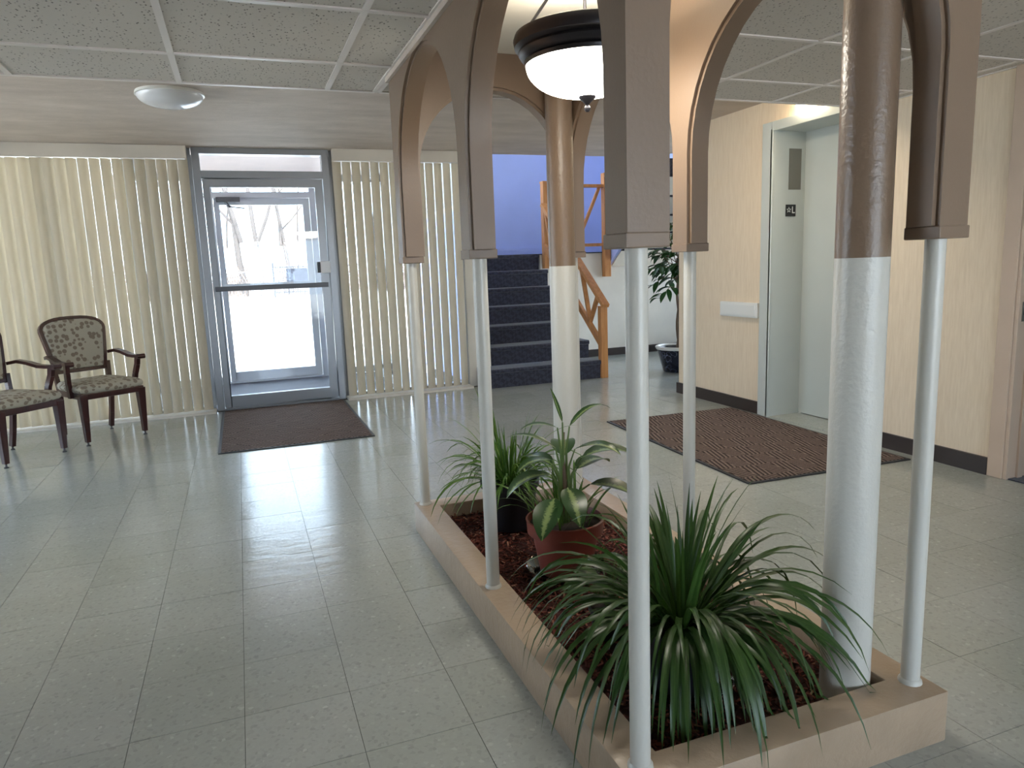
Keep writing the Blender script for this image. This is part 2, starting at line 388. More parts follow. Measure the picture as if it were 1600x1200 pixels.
struct(MB().box(.697, .711, 1.24, 3.37, ZL - .022, ZL - .001).build('trim_2', M['plaster']), 'painted angle strip where the arcade meets the tile ceiling', 'trim')
struct(MB().box(XL - .3, 7.0, YB - .3, 7.6, 5.0, 5.2).box(2.1, 7.0, 7.6, 10.4, 5.0, 5.2).build('roof', M['ext_wall']), 'flat roof slab closing the building', 'roof')

# ------------------------------------------------------------------ walls
wl = MB().box(XL - .2, XL, YB - .2, 7.5, -.2, .25).box(XL - .2, XL, YB - .2, 7.5, 2.38, 5)
LWN = [(3.3, 5.05), (5.2, 6.95)]
for a, b in ((YB - .2, 3.3), (5.05, 5.2), (6.95, 7.5)): wl.box(XL - .2, XL, a, b, .25, 2.38)
struct(wl.build('wall_left', M['cream']), 'cream wall with added tall windows closing the seating side', 'wall')
struct(MB().box(XL, .2, YB - .2, YB, -.2, 5).box(3.85, 4.1, YB - .2, YB, -.2, 5).box(.2, 3.85, YB - .2, YB, -.2, .1).box(.2, 3.85, YB - .2, YB, 2.1, 5).build('wall_rear', M['cream']), 'cream wall with a wide window behind the viewer', 'wall')
def window(n, label, axis, a, b, z0, z1, c):
    def q(m, u0, u1, v0, v1, w0, w1): return m.box(u0, u1, v0, v1, w0, w1) if axis == 'x' else m.box(v0, v1, u0, u1, w0, w1)
    m = MB()
    for (u0, u1, w0, w1) in ((a, b, z0, z0 + .05), (a, b, z1 - .05, z1), (a, a + .05, z0 + .05, z1 - .05), (b - .05, b, z0 + .05, z1 - .05)): q(m, u0, u1, c - .05, c + .05, w0, w1)
    o = struct(m.build('window_%d' % n, M['alu']), label, 'window')
    q(MB(), a + .05, b - .05, c - .003, c + .003, z0 + .05, z1 - .05).build('pane', M['glass'], o)
window(4, 'aluminium window in the rear wall', 'x', .2, 3.85, .1, 2.1, YB - .1)
for q_, (a, b) in enumerate(LWN): window(5 + q_, ('nearer', 'farther')[q_] + ' tall aluminium window added to the left wall', 'y', a, b, .25, 2.38, XL - .1)  # unseen windows added to light the floor and right wall
# right wall with elevator and door openings
EY0, EY1, EZ = 3.63, 4.60, 2.225
DY0, DY1, DZ = 1.72, 2.665, 2.12
wr = MB()
for (a, b, z0, z1) in ((YB, DY0, 0, 5), (DY0, DY1, DZ, 5), (DY1, EY0, 0, 5), (EY0, EY1, EZ, 5), (EY1, 5.86, 0, 5)):
    wr.box(3.9, 4.06, a, b, z0, z1)
struct(wr.build('wall_right', M['cream']), 'cream wallcovered wall holding the elevator', 'wall')
struct(MB().box(3.882, 3.9, DY1 + .09, 3.54, 0, .10).build('baseboard_right', M['dark_base']), 'dark brown baseboard between elevator and side doorway', 'baseboard')
struct(MB().box(3.882, 3.9, 4.69, 5.86, 0, .10).box(3.882, 4.06, 5.86, 5.875, 0, .10).build('baseboard_middle', M['dark_base']), 'dark brown baseboard under the white wall plate', 'baseboard')
# far wall above glazing, and white pier beside stair
struct(MB().box(XL, 2.24, 7.40, 7.52, ZP, 5).build('wall_far', M['offwhite']), 'wall band above the entrance glazing', 'wall')
struct(MB().box(2.245, 2.49, 7.34, 7.50, 0, 5).build('wall_pier', M['offwhite']), 'narrow white wall pier between blinds and staircase', 'wall')
# stairwell
LZ = 1.41
struct(MB().box(2.29, 2.41, 7.5, 10.2, 0, 1.9).box(2.29, 2.41, 7.5, 10.2, 4.8, 5).box(2.29, 2.41, 7.5, 7.75, 1.9, 4.8).box(2.29, 2.41, 9.9, 10.2, 1.9, 4.8).build('wall_stair_left', M['blue']), 'blue wall on the left of the staircase', 'wall')
window(3, 'tall landing window lighting the blue stairwell', 'y', 7.75, 9.9, 1.9, 4.8, 2.35)
struct(MB().box(2.41, 6.8, 10.0, 10.2, 0, 3.1).box(2.41, 6.8, 10.0, 10.2, 4.8, 5).box(2.41, 2.6, 10.0, 10.2, 3.1, 4.8).box(5.4, 6.8, 10.0, 10.2, 3.1, 4.8).build('wall_stair_far', M['blue']), 'periwinkle blue wall behind the stair landing', 'wall')
window(9, 'wide window added out of view high above the stair landing', 'x', 2.6, 5.4, 3.1, 4.8, 10.1)  # unseen window added to brighten landing and steps
struct(MB().box(2.41, 6.6, 9.975, 10.0, LZ, LZ + .11).build('baseboard_landing', M['blue']), 'blue baseboard along the blue landing wall', 'baseboard')
struct(MB().box(3.705, 6.6, 8.76, 8.88, 0, 1.29).box(5.62, 6.6, 8.76, 8.88, 1.29, 5).build('wall_under_landing', M['offwhite']), 'off white wall below the stair landing', 'wall')
struct(MB().box(3.74, 6.6, 8.745, 8.76, 0, .10).build('baseboard_far', M['dark_base']), 'dark baseboard on the wall under the landing', 'baseboard')
struct(MB().box(6.6, 6.8, 5.7, 6.1, -.2, 5).box(6.6, 6.8, 8.5, 10.2, -.2, 5).box(6.6, 6.8, 6.1, 8.5, -.2, .3).box(6.6, 6.8, 6.1, 8.5, 2.3, 5).box(4.06, 6.6, 5.70, 5.82, 0, 5).build('wall_alcove', M['offwhite']), 'off white wall closing the alcove of the potted tree', 'wall')
struct(MB().box(5.62, 5.72, 7.3, 10.0, LZ, 5).build('wall_stair_right', M['blue']), 'blue wall on the right of the upper flight', 'wall')
struct(MB().box(2.41, 6.6, 7.36, 7.44, 2.64, 5).build('wall_upper', M['offwhite']), 'upper floor wall above the stair opening', 'wall')
window(10, 'wide aluminium window of the alcove with the potted tree', 'y', 6.1, 8.5, .3, 2.3, 6.7)
# side room past the doorway
struct(MB().box(5.2, 5.3, .6, 3.6, -.05, 2.6).box(4.06, 5.2, .55, .65, -.05, 2.6).box(4.06, 5.2, 3.3, 3.4, -.05, 2.6).box(4.06, 5.2, .6, 3.4, 2.5, 2.6).build('wall_side_room', M['offwhite']), 'off white wall of the side room past the doorway', 'wall')
struct(MB().box(3.905, 5.2, DY0, DY1, -.003, .006).box(4.06, 5.2, .6, 3.3, -.003, .005).build('floor_side_room', M['carpet']), 'dark carpet of the side room past the doorway', 'floor')
# ------------------------------------------------------------------ side doorway
d3 = thing('door_3', 'pinkish beige painted door frame at the right edge', 'door frame', (3.9, DY1, 0), kind='structure')
# coordinates relative to (3.9, DY1)
MB().box(-.022, 0, 0, .085, 0, DZ + .085).build('casing', M['casing'], d3, bevel=.006)
MB().box(-.022, 0, DY0 - DY1 - .085, DY0 - DY1, 0, DZ + .085).build('casing', M['casing'], d3, bevel=.006)
MB().box(-.022, 0, DY0 - DY1, 0, DZ, DZ + .085).build('casing', M['casing'], d3, bevel=.006)
MB().box(-.012, .16, -.022, 0, 0, DZ).box(.06, .10, -.036, -.022, 0, DZ).build('jamb', M['casing'], d3, bevel=.003)
MB().box(-.012, .16, DY0 - DY1, DY0 - DY1 + .022, 0, DZ).build('jamb', M['casing'], d3, bevel=.003)
MB().box(-.012, .16, DY0 - DY1 + .022, -.022, DZ - .022, DZ).build('head', M['casing'], d3)
sp = MB().box(.012, .046, -.0245, -.022, .88, .985).build('strike_plate', M['plate'], d3); sp['label'] = 'metal strike plate'
MB().box(.022, .036, -.0252, -.0245, .915, .95).build('latch_hole', M['black'], sp)

# ------------------------------------------------------------------ elevator
el = thing('elevator', 'grey painted elevator doorway with recessed steel door and metal frame', 'elevator', (3.9, EY1, 0))
W_ = EY1 - EY0
MB().box(-.03, 0, -.03, .09, 0, EZ + .05).box(-.03, .30, -.03, 0, 0, EZ).build('frame_jamb', M['elev'], el, bevel=.008)
MB().box(-.03, 0, -W_ - .09, -W_ + .03, 0, EZ + .05).box(-.03, .30, -W_, -W_ + .03, 0, EZ).build('frame_jamb', M['elev'], el, bevel=.008)
MB().box(-.03, 0, -W_ + .03, -.03, EZ - .02, EZ + .05).box(0, .30, -W_ + .03, -.03, EZ - .02, EZ + .02).build('frame_head', M['elev'], el, bevel=.004)
MB().box(.285, .32, -W_ / 2 - .03, -.02, .008, EZ).build('door_panel', M['elev'], el, bevel=.003)
MB().box(.270, .284, -W_ + .02, -W_ / 2 + .03, .008, EZ - .02).build('door_panel', M['elev'], el, bevel=.003)
MB().box(0, .285, -W_, 0, -.003, .004).build('sill', M['tile'], el)
MB().box(.33, .4, -W_, 0, -.1, 2.4).build('shaft_wall', M['elev'], el)
p = MB().box(.128, .243, -.034, -.030, 1.775, 2.08).build('cover_plate', M['plate'], el); p['label'] = 'grey metal cover plate'
s_ = MB().box(.105, .200, -.034, -.030, 1.573, 1.663).build('floor_sign', M['black'], el, bevel=.001); s_['label'] = 'black floor plate with a star and letter L'
st = MB(); cx_, cz_ = .134, 1.622
po = [(cx_ + (.024 if i % 2 == 0 else .010) * math.sin(PI * i / 5), cz_ + (.024 if i % 2 == 0 else .010) * math.cos(PI * i / 5)) for i in range(10)]
pi_ = [(cx_ + (x - cx_) * .62, cz_ + (z - cz_) * .62) for x, z in po]
for i in range(10):
    j = (i + 1) % 10; st.prism([po[i], po[j], pi_[j], pi_[i]], -.0352, -.034, 'y')
st.build('star_mark', M['print_white'], s_)
MB().box(.164, .172, -.0352, -.034, 1.597, 1.648).box(.172, .192, -.0352, -.034, 1.597, 1.605).build('letter_l', M['print_white'], s_)
cp = thing('wall_plate', 'long white rectangular plate on the cream wall left of elevator', 'wall plate', (3.9, 4.955, .845))
MB().box(-.03, 0, -.24, .24, -.062, .062).build('housing', M['white_plastic'], cp, bevel=.010)
MB().box(-.036, -.03, -.215, .215, -.042, .042).build('cover', M['white_plastic'], cp, bevel=.002)
ind = thing('wall_light', 'lit ivory light strip on the wall above the elevator', 'wall light', (3.9, 4.17, 2.34))
MB().box(-.07, 0, -.14, .14, .02, .06).build('housing', M['white_plastic'], ind, bevel=.006)
MB().box(-.064, -.004, -.13, .13, -.035, .02).build('diffuser', M['diffuser'], ind, bevel=.01)

# ------------------------------------------------------------------ entrance doors and glazing
def glazed_door(name, label, x0, x1, y, closer, bar_mat, fm, lock):
    d = thing(name, label, 'door', (x0, y, 0), kind='structure'); W = x1 - x0
    f = MB().box(0, .065, -.06, .06, 0, ZP).box(W - .065, W, -.06, .06, 0, ZP).box(.065, W - .065, -.06, .06, 2.385, ZP).box(.065, W - .065, -.06, .06, 2.17, 2.235)
    f.build('frame', fm, d, bevel=.004)
    MB().box(.065, W - .065, -.07, .07, 0, .018).build('threshold', fm, d)
    MB().box(.065, W - .065, -.004, .004, 2.235, 2.385).build('transom_pane', M['glass'], d)
    a, b = .07, W - .07
    lf = MB().box(a, a + .06, -.03, .03, .022, 2.165).box(b - .075, b, -.03, .03, .022, 2.165).box(a + .06, b - .075, -.03, .03, 2.09, 2.165).box(a + .06, b - .075, -.03, .03, .022, .13)
    leaf = lf.build('door_leaf', fm, d, bevel=.004)
    MB().box(a + .06, b - .075, -.004, .004, .13, 2.09).build('pane', M['glass'], leaf)
    MB().box(a + .02, b - .02, -.075, -.058, 1.135, 1.18).box(a + .022, a + .045, -.06, -.03, 1.14, 1.175).box(b - .045, b - .022, -.06, -.03, 1.14, 1.175).build('push_bar', bar_mat, leaf, bevel=.003)
    if lock:
        MB().box(b - .085, b + .012, -.075, -.03, 1.27, 1.385).build('lock_box', M['alu_white'], leaf, bevel=.006)
        MB().box(b - .115, b - .085, -.08, -.03, 1.275, 1.38).build('latch', M['black'], leaf, bevel=.004)
    if closer:
        MB().box(.10, .36, -.10, -.03, 2.12, 2.175).build('closer', M['alu_dark'], d, bevel=.006)
        MB().bar((.20, -.08, 2.12), (.24, -.14, 2.06), .02, .02).bar((.24, -.14, 2.06), (.40, -.05, 2.05), .02, .012).build('closer_arm', M['alu_dark'], d)
    return d
glazed_door('door_1', 'aluminium framed glass entrance door with push bar', -.30, .915, YF, False, M['alu_dark'], M['alu'], True)
glazed_door('door_2', 'outer glass vestibule door with closer beyond the entrance door', -.26, .95, 9.2, True, M['alu_white'], M['alu_white'], False)
def glazing(n, label, x0, x1, y, bars):
    wd = thing('window_%d' % n, label, 'window', (x0, y, 0), kind='structure'); W = x1 - x0
    f = MB().box(0, W, -.04, .04, 0, .05).box(0, W, -.04, .04, ZP - .06, ZP)
    for b in [0.02] + bars + [W - .02]: f.box(b - .025, b + .025, -.04, .04, .05, ZP - .06)
    f.build('window_frame', M['alu'], wd)
    bb = [0.02] + bars + [W - .02]
    for a, b in zip(bb, bb[1:]): MB().box(a + .025, b - .025, -.004, .004, .05, ZP - .06).build('pane', M['glass'], wd)
glazing(1, 'floor to ceiling window behind the long left blind', XL, -.31, YF + .04, [1.2, 2.4])
glazing(2, 'floor to ceiling window behind the short right blind', .925, 2.245, YF + .04, [])
struct(MB().box(XL, -.31, 7.20, YF - .0, -.001, .022).box(.925, 2.24, 7.20, YF, -.001, .022).build('baseboard_front', M['offwhite']), 'low white sill strip below the vertical blinds', 'baseboard')
# vestibule
struct(MB().box(-.9, 1.6, 7.46, 9.14, -.2, 0).build('floor_vestibule', M['granite']), 'grey floor of the vestibule between both doors', 'floor')
struct(MB().box(-.9, 1.6, 7.53, 9.6, ZP, ZP + .15).build('ceiling_vestibule', M['soffit']), 'pinkish ceiling of the vestibule', 'ceiling')
ves = MB()
for x in (-.86, 1.56): ves.box(x - .03, x + .03, 9.14, 9.26, 0, ZP).box(x - .03, x + .03, 7.47, 7.53, 0, ZP)
for x in (-.86, 1.56): ves.box(x - .025, x + .025, 7.53, 9.14, 0, .08).box(x - .025, x + .025, 7.53, 9.14, 2.34, ZP)
ves.box(-.83, -.27, 9.17, 9.23, 0, .08).box(.96, 1.53, 9.17, 9.23, 0, .08).box(-.83, -.27, 9.17, 9.23, 2.36, ZP).box(.96, 1.53, 9.17, 9.23, 2.36, ZP)
vf = struct(ves.build('window_8', M['alu_white']), 'white aluminium side glazing of the vestibule', 'window')
for q in ((-.863, -.857, 7.53, 9.14), (1.557, 1.563, 7.53, 9.14), (-.83, -.27, 9.197, 9.203), (.96, 1.53, 9.197, 9.203)):
    MB().box(*q, .08, 2.34).build('pane', M['glass'], vf)

# ------------------------------------------------------------------ vertical blinds
SW = .089
def slat_mesh():
    m = MB(); n = 6; h = 2.295
    for z in (0, h):
        for side in (0, .0012):
            for i in range(n + 1):
                t = i / n - .5; m.v.append((t * SW, -.014 * (1 - 4 * t * t) + side, z))
    q = n + 1
    for i in range(n):
        m.f += [(i, i + 1, 2 * q + i + 1, 2 * q + i), (q + i + 1, q + i, 3 * q + i, 3 * q + i + 1)]
    m.f += [(0, 2 * q, 3 * q, q), (n, q + n, 3 * q + n, 2 * q + n)]
    return m.mesh('slat', M['blind'], smooth=True)
SM = slat_mesh()
def blind(label, x0, x1, ang):
    b = thing('vertical_blind', label, 'blind', ((x0 + x1) / 2, 7.30, 0), group=None); xc = (x0 + x1) / 2
    MB().box(x0 - xc - .04, x1 - xc + .04, -.075, -.055, 2.325, 2.437).box(x0 - xc - .04, x0 - xc - .03, -.055, .03, 2.325, 2.437).box(x1 - xc + .03, x1 - xc + .04, -.055, .03, 2.325, 2.437).build('valance', M['valance'], b, bevel=.002)
    MB().box(x0 - xc - .02, x1 - xc + .02, -.03, .03, 2.33, 2.37).build('head_rail', M['valance'], b)
    n = int((x1 - x0) / .0865)
    for i in range(n + 1):
        place('slat', SM, b, (x0 - xc + i * (x1 - x0) / n, random.uniform(-.002, .002), .030), (0, 0, ang + random.gauss(0, .06)))
    MB().box(-(x1 - xc), x1 - xc, .04, .046, .05, .056).build('bottom_chain', M['white_plastic'], b)
blind('long cream vertical blind left of the entrance door, behind the chairs', -3.80, -.375, .40)
blind('short cream vertical blind right of the entrance door, beside the stairs', .985, 2.175, .27)

# ------------------------------------------------------------------ staircase
SX0, SX1 = 2.41, 3.682; RH, TD = LZ / 7, .28; SY = 7.05
sc = thing('staircase', 'dark carpeted staircase rising to the blue landing', 'staircase', (3.05, SY, 0))
def step_profile(y, z, d):
    pts = [(y + .025, z - RH), (y + .02, z - .05), (y, z - .04)]
    for i in range(7):
        a = PI + (PI / 2) * i / 6 * -1
        pts.append((y + .02 + .02 * math.cos(a), z - .02 + .02 * math.sin(a)))
    pts += [(y + d, z), (y + d, z - RH)]
    return pts
for i in range(7):
    y = SY + i * TD; z = (i + 1) * RH
    x0 = 2.32 if i == 0 else 2.495 if i == 1 else 2.42
    prof = step_profile(y - SY, z, TD if i == 0 else TD + .03)
    MB().prism(prof, x0 - 3.05, SX1 - 3.05, 'x').build('step', M['carpet'], sc, smooth=True)
MB().prism([(.30, 0), (8.76 - SY, 0), (8.76 - SY, LZ - RH - .02), (8.70 - SY, LZ - RH - .02)], SX1 - 3.05 + .001, SX1 - 3.05 + .020, 'x').build('stringer', M['offwhite'], sc)
ld = struct(MB().box(2.41, 5.62, 8.735, 10.0, LZ - .012, LZ).build('floor_landing', M['carpet']), 'dark carpeted stair landing', 'floor')
MB().box(3.705, 5.62, 8.76, 10.0, 1.29, LZ - .012).build('slab', M['offwhite'], ld)
f2 = thing('upper_stair_flight', 'upper stair flight rising from the landing, pale blue stringer', 'staircase', (4.71, 8.73, LZ))
n2 = 5
for i in range(n2):
    MB().prism([(-(p_[0]), p_[1]) for p_ in step_profile(i * TD, (i + 1) * RH, TD + .03)],   .03, .90, 'x').build('step', M['carpet'], f2, smooth=True)
L2 = n2 * TD
MB().prism([(.03, -.20), (.03, .10), (-L2, .10 + L2 * RH / TD + .04), (-L2, L2 * RH / TD - .20)], -.01, .03, 'x').build('stringer', M['blue'], f2)
MB().prism([(.0, -.20), (.0, -.16), (-L2, L2 * RH / TD - .16), (-L2, L2 * RH / TD - .20)], .03, .90, 'x').build('soffit', M['offwhite'], f2)

# railings
OAK = M['oak']
r1 = thing('stair_railing', 'honey oak railing with V balusters on the right of the lower stairs', 'railing', (3.725, 7.08, 0))
def loc(r, p): return tuple(Vector(p) - r.location)
MB().box(-.04, .04, -.04, .04, 0, .80).build('newel_post', OAK, r1, bevel=.004)
MB().bar(loc(r1, (3.725, 7.00, .80)), loc(r1, (3.725, 8.645, .80 + 1.645 * .745)), .085, .045).build('handrail', OAK, r1, bevel=.006)
MB().bar(loc(r1, (3.725, 7.10, .36)), loc(r1, (3.725, 8.645, .36 + 1.545 * .745)), .04, .07).build('bottom_rail', OAK, r1, bevel=.003)
for i in range(3):
    yb = 7.38 + i * .5
    for dy in (-.20, .20):
        yt = yb + dy
        MB().bar(loc(r1, (3.725, yb, .40 + (yb - 7.1) * .745)), loc(r1, (3.725, yt, .78 + (yt - 7.0) * .745)), .03, .045, (1, 0, 0)).build('baluster', OAK, r1)
r2 = thing('landing_railing', 'honey oak railing along the landing edge between two newel posts', 'railing', (3.775, 8.70, LZ))
MB().box(-.045, .045, -.045, .045, -.19, .89).box(-.05, .05, -.05, .05, .885, .91).build('newel_post', OAK, r2, bevel=.004)
MB().box(.83, .92, -.045, .045, -.33, 1.02).build('newel_post', OAK, r2, bevel=.004)
MB().box(.045, .83, -.035, .035, .835, .875).build('handrail', OAK, r2, bevel=.004)
MB().box(.045, .83, -.025, .025, .075, .115).build('bottom_rail', OAK, r2, bevel=.003)
for a, b in ((.44, .09), (.44, .78)):
    MB().bar((a, 0, .115), (b, 0, .84), .035, .035).build('baluster', OAK, r2)
r3 = thing('upper_flight_railing', 'honey oak railing rising along the upper stair flight', 'railing', (4.65, 8.66, LZ))
MB().bar((0, -.02, .9576), (0, -1.30, .90 + 1.36 * .72), .09, .045).build('handrail', OAK, r3, bevel=.005)
MB().bar((0, -.02, .1744), (0, -1.30, .16 + 1.30 * .72), .04, .06).build('bottom_rail', OAK, r3)
for i in range(2):
    yb = -.30 - .5 * i
    for dy in (-.22, .2): MB().bar((0, yb, .18 - yb * .72), (0, yb + dy, .88 - (yb + dy) * .72), .03, .04, (1, 0, 0)).build('baluster', OAK, r3)
for q, (x, y, z) in enumerate(((3.87, 7.50, 2.462), (4.86, 7.20, 2.335))):
    nd = thing('newel_drop', ('square oak newel end hanging below the ceiling edge over the stairs', 'square oak newel end hanging beside the upper flight')[q], 'newel', (x, y, z))
    MB().box(-.06, .06, -.05, .05, 0, 1.2).build('post', OAK, nd, bevel=.004)
    MB().box(-.07, .07, -.06, .06, .05, .07).build('collar', OAK, nd, bevel=.004)

# ------------------------------------------------------------------ planter, poles, arcade
PX0, PX1, PY0, PY1, PH, PT = .71, 1.635, 1.215, 3.37, .142, .105
pl = thing('planter_curb', 'low tan painted curb of the rectangular indoor planter', 'planter', ((PX0 + PX1) / 2, (PY0 + PY1) / 2, 0))
cx0, cy0 = pl.location.x, pl.location.y
cw = MB(); hx, hy = (PX1 - PX0) / 2, (PY1 - PY0) / 2
for (ex, ey) in ((hx, hy), (hx - PT, hy - PT)):
    for z in (-.001, PH): cw.v += [(-ex, -ey, z), (ex, -ey, z), (ex, ey, z), (-ex, ey, z)]
for i in range(4):
    j = (i + 1) % 4; cw.f += [(i, j, 4 + j, 4 + i), (8 + j, 8 + i, 12 + i, 12 + j), (4 + i, 4 + j, 12 + j, 12 + i), (j, i, 8 + i, 8 + j)]
cw.build('curb_wall', M['curb'], pl, bevel=.006, smooth=True)
MZ = .085
MB().box(PX0 + PT - cx0, PX1 - PT - cx0, PY0 + PT - cy0, PY1 - PT - cy0, 0, MZ - .012).build('bed', M['mulch_bed'], pl)
mu = MB()
for i in range(6500):
    x = random.uniform(PX0 + PT + .012, PX1 - PT - .012); y = random.uniform(PY0 + PT + .012, PY1 - PT - .012)
    L = random.uniform(.010, .034); W = random.uniform(.003, .008)
    m_ = Matrix.Translation((x, y, MZ - .012 + random.uniform(0, .012))) @ Euler((random.gauss(0, .35), random.gauss(0, .3), random.uniform(0, PI))).to_matrix().to_4x4()
    mu.box(-L / 2, L / 2, -W / 2, W / 2, -.0014, .0014, m_)
mo = mu.build('mulch', M['mulch'], fix=False); tag(mo, 'red brown wood chip mulch filling the planter', 'mulch', kind='stuff')

AX = (.757, 1.585); AY = (1.29, 2.31, 3.32); HW = .045
PB, CB = 1.335, 1.305; ATOP = 2.26
ar = thing('planter_arcade', 'tan arcade of round arches standing on thin white poles around planter', 'arcade', (1.171, 2.305, PH))
ac = ar.location
polem = MB().tube([(0, 0, 0), (0, 0, CB - PH + .002)], .0235, 20).mesh('pole', M['white'], smooth=True)
footm = MB().lathe([(0.0, 0), (.030, 0), (.029, .006), (.024, .012)], 20).mesh('pole_foot', M['white'], smooth=True)
capm = MB().box(-.049, .049, -.049, .049, CB - PH, PB - PH).mesh('capital', M['tan'], bevel=.003)
for x in AX:
    for y in AY:
        po_ = place('pole', polem, ar, (x - ac.x, y - ac.y, 0)); place('foot', footm, po_)
        place('capital', capm, ar, (x - ac.x, y - ac.y, 0))
def arch_curve(c, r, zs, n=20): return [(c - r * math.cos(PI * i / n), zs + r * math.sin(PI * i / n)) for i in range(n + 1)]
def arch_panel(samples, lo, hi, top, axis):
    """samples: (s, zbottom); extruded lo..hi across"""
    m = MB(); g = (lambda s, t, z: (t - ac.x, s - ac.y, z - ac.z)) if axis == 'y' else (lambda s, t, z: (s - ac.x, t - ac.y, z - ac.z))
    def q(*P): b = len(m.v); m.v.extend(g(*p) for p in P); m.f.append(tuple(range(b, b + len(P))))
    for (s0, z0), (s1, z1) in zip(samples, samples[1:]):
        q((s0, lo, z0), (s1, lo, z1), (s1, hi, z1), (s0, hi, z0))
        if abs(s1 - s0) > 1e-6:
            q((s0, lo, z0), (s0, lo, top), (s1, lo, top), (s1, lo, z1)); q((s0, hi, z0), (s1, hi, z1), (s1, hi, top), (s0, hi, top))
            q((s0, lo, top), (s0, hi, top), (s1, hi, top), (s1, lo, top))
    for (s, z) in (samples[0], samples[-1]): q((s, lo, z), (s, hi, z), (s, hi, top), (s, lo, top))
    return m
def liner(s0, s1, zs, lo, hi, axis, t=.013):
    c, r = (s0 + s1) / 2, (s1 - s0) / 2
    out = [(s0, PB)] + arch_curve(c, r, zs) + [(s1, PB)]; inn = [(s0 + t, PB)] + arch_curve(c, r - t, zs) + [(s1 - t, PB)]
    m = MB(); g = (lambda s, u, z: (u - ac.x, s - ac.y, z - ac.z)) if axis == 'y' else (lambda s, u, z: (s - ac.x, u - ac.y, z - ac.z))
    for i in range(len(out) - 1):
        b = len(m.v)
        m.v += [g(p[0], u, p[1]) for u in (lo, hi) for p in (out[i], out[i + 1], inn[i + 1], inn[i])]
        m.f += [(b, b + 1, b + 2, b + 3), (b + 7, b + 6, b + 5, b + 4), (b + 3, b + 2, b + 6, b + 7), (b, b + 4, b + 5, b + 1)]
        if i == 0: m.f.append((b, b + 3, b + 7, b + 4))
        if i == len(out) - 2: m.f.append((b + 1, b + 5, b + 6, b + 2))
    return m
LSP, SSP = 1.655, 1.725
for x in AX:
    sm = [(AY[0] - HW, PB), (AY[0] + HW, PB)]
    for a, b in ((AY[0] + HW, AY[1] - HW), (AY[1] + HW, AY[2] - HW)):
        sm += arch_curve((a + b) / 2, (b - a) / 2, LSP) + [(b, PB), (b + 2 * HW, PB)]
        liner(a, b, LSP, x - .033, x + .033, 'y').build('arch_lining', M['tan'], ar, smooth=True)
    arch_panel(sm, x - HW, x + HW, ATOP, 'y').build('arch_panel', M['tan'], ar, smooth=True)
for y in (AY[0], AY[2]):
    a, b = AX[0] + HW, AX[1] - HW
    arch_panel(arch_curve((a + b) / 2, (b - a) / 2, SSP), y - HW, y + HW, ATOP, 'x').build('arch_panel', M['tan'], ar, smooth=True)
    liner(a, b, SSP, y - .033, y + .033, 'x').build('arch_lining', M['tan'], ar, smooth=True)
for n_, (x, y) in enumerate(((1.462, 1.392), (1.468, 3.195))):
    c_ = MB().tube([(0, 0, 0), (0, 0, 2.24 - .07)], .064, 40).build('round_column', M['column'], None, smooth=True, loc=(x, y, .07))
    tag(c_, ('thick round column, white below and tan above, at the near planter end', 'thick round column, white below and tan above, at the far planter end')[n_], 'column', 'round columns in the planter')

# ------------------------------------------------------------------ pendant lamp
lp = thing('pendant_lamp', 'lit alabaster bowl pendant lamp with dark bronze rim over planter', 'lamp', (1.165, 2.30, 2.24))
va = math.atan2(2.30, 1.165) # view azimuth
bowl = [(0.0, -.405)] + [(.205 * math.sin(PI / 2 * i / 12) ** .92, -.405 + .105 * (1 - math.cos(PI / 2 * i / 12))) for i in range(1, 13)]
MB().lathe(bowl, 48).build('glass_bowl', M['bowl'], lp, smooth=True, fix=True)
rim = [(.196, -.300), (.208, -.302), (.212, -.290), (.206, -.284), (.222, -.276), (.230, -.262), (.226, -.254), (.242, -.244), (.246, -.222), (.240, -.205), (.225, -.198), (.18, -.198), (.18, -.21), (.196, -.24)]
MB().lathe(rim, 48, closed=True).build('rim', M['bronze'], lp, smooth=True)
fin = [(0, -.455), (.006, -.454), (.011, -.446), (.010, -.438), (.005, -.432), (.012, -.424), (.028, -.410), (.030, -.404), (0, -.402)]
MB().lathe(fin, 20).build('finial', M['bronze'], lp, smooth=True)
MB().lathe([(0, 0), (.088, 0), (.086, -.012), (.05, -.022), (0, -.024)], 32).build('canopy', M['bronze'], lp, smooth=True)
for a in (0, 2 * PI / 3, 4 * PI / 3):
    t = va + a + .02
    p0 = Vector((.212 * math.cos(t), .212 * math.sin(t), -.20)); p1 = Vector((.070 * math.cos(t), .070 * math.sin(t), -.015))
    rd = MB().tube([p0, p1], .0052, 10).build('rod', M['bronze'], lp, smooth=True)
    mid = p0.lerp(p1, .56); dr = (p1 - p0).normalized()
    kk = MB().tube([mid - dr * .014, mid - dr * .012, mid - dr * .006, mid, mid + dr * .006, mid + dr * .012, mid + dr * .014], [.005, .009, .006, .011, .006, .009, .005], 12)
    kk.build('knuckle', M['bronze'], rd, smooth=True)
# added lamp hidden by the ceiling drop, brightens the right wall
dl = thing('ceiling_light', 'added lit round flush light, out of view above the elevator mat', 'ceiling light', (2.9, 4.03, ZP))
MB().lathe([(0, 0), (.16, 0), (.165, -.015), (.15, -.018), (0, -.018)], 32).build('base', M['white_plastic'], dl, smooth=True)
MB().lathe([(.15, -.016)] + [(.15 * math.cos(PI / 2 * i / 8), -.016 - .03 * math.sin(PI / 2 * i / 8)) for i in range(1, 9)], 32).build('dome', M['added_dome'], dl, smooth=True)
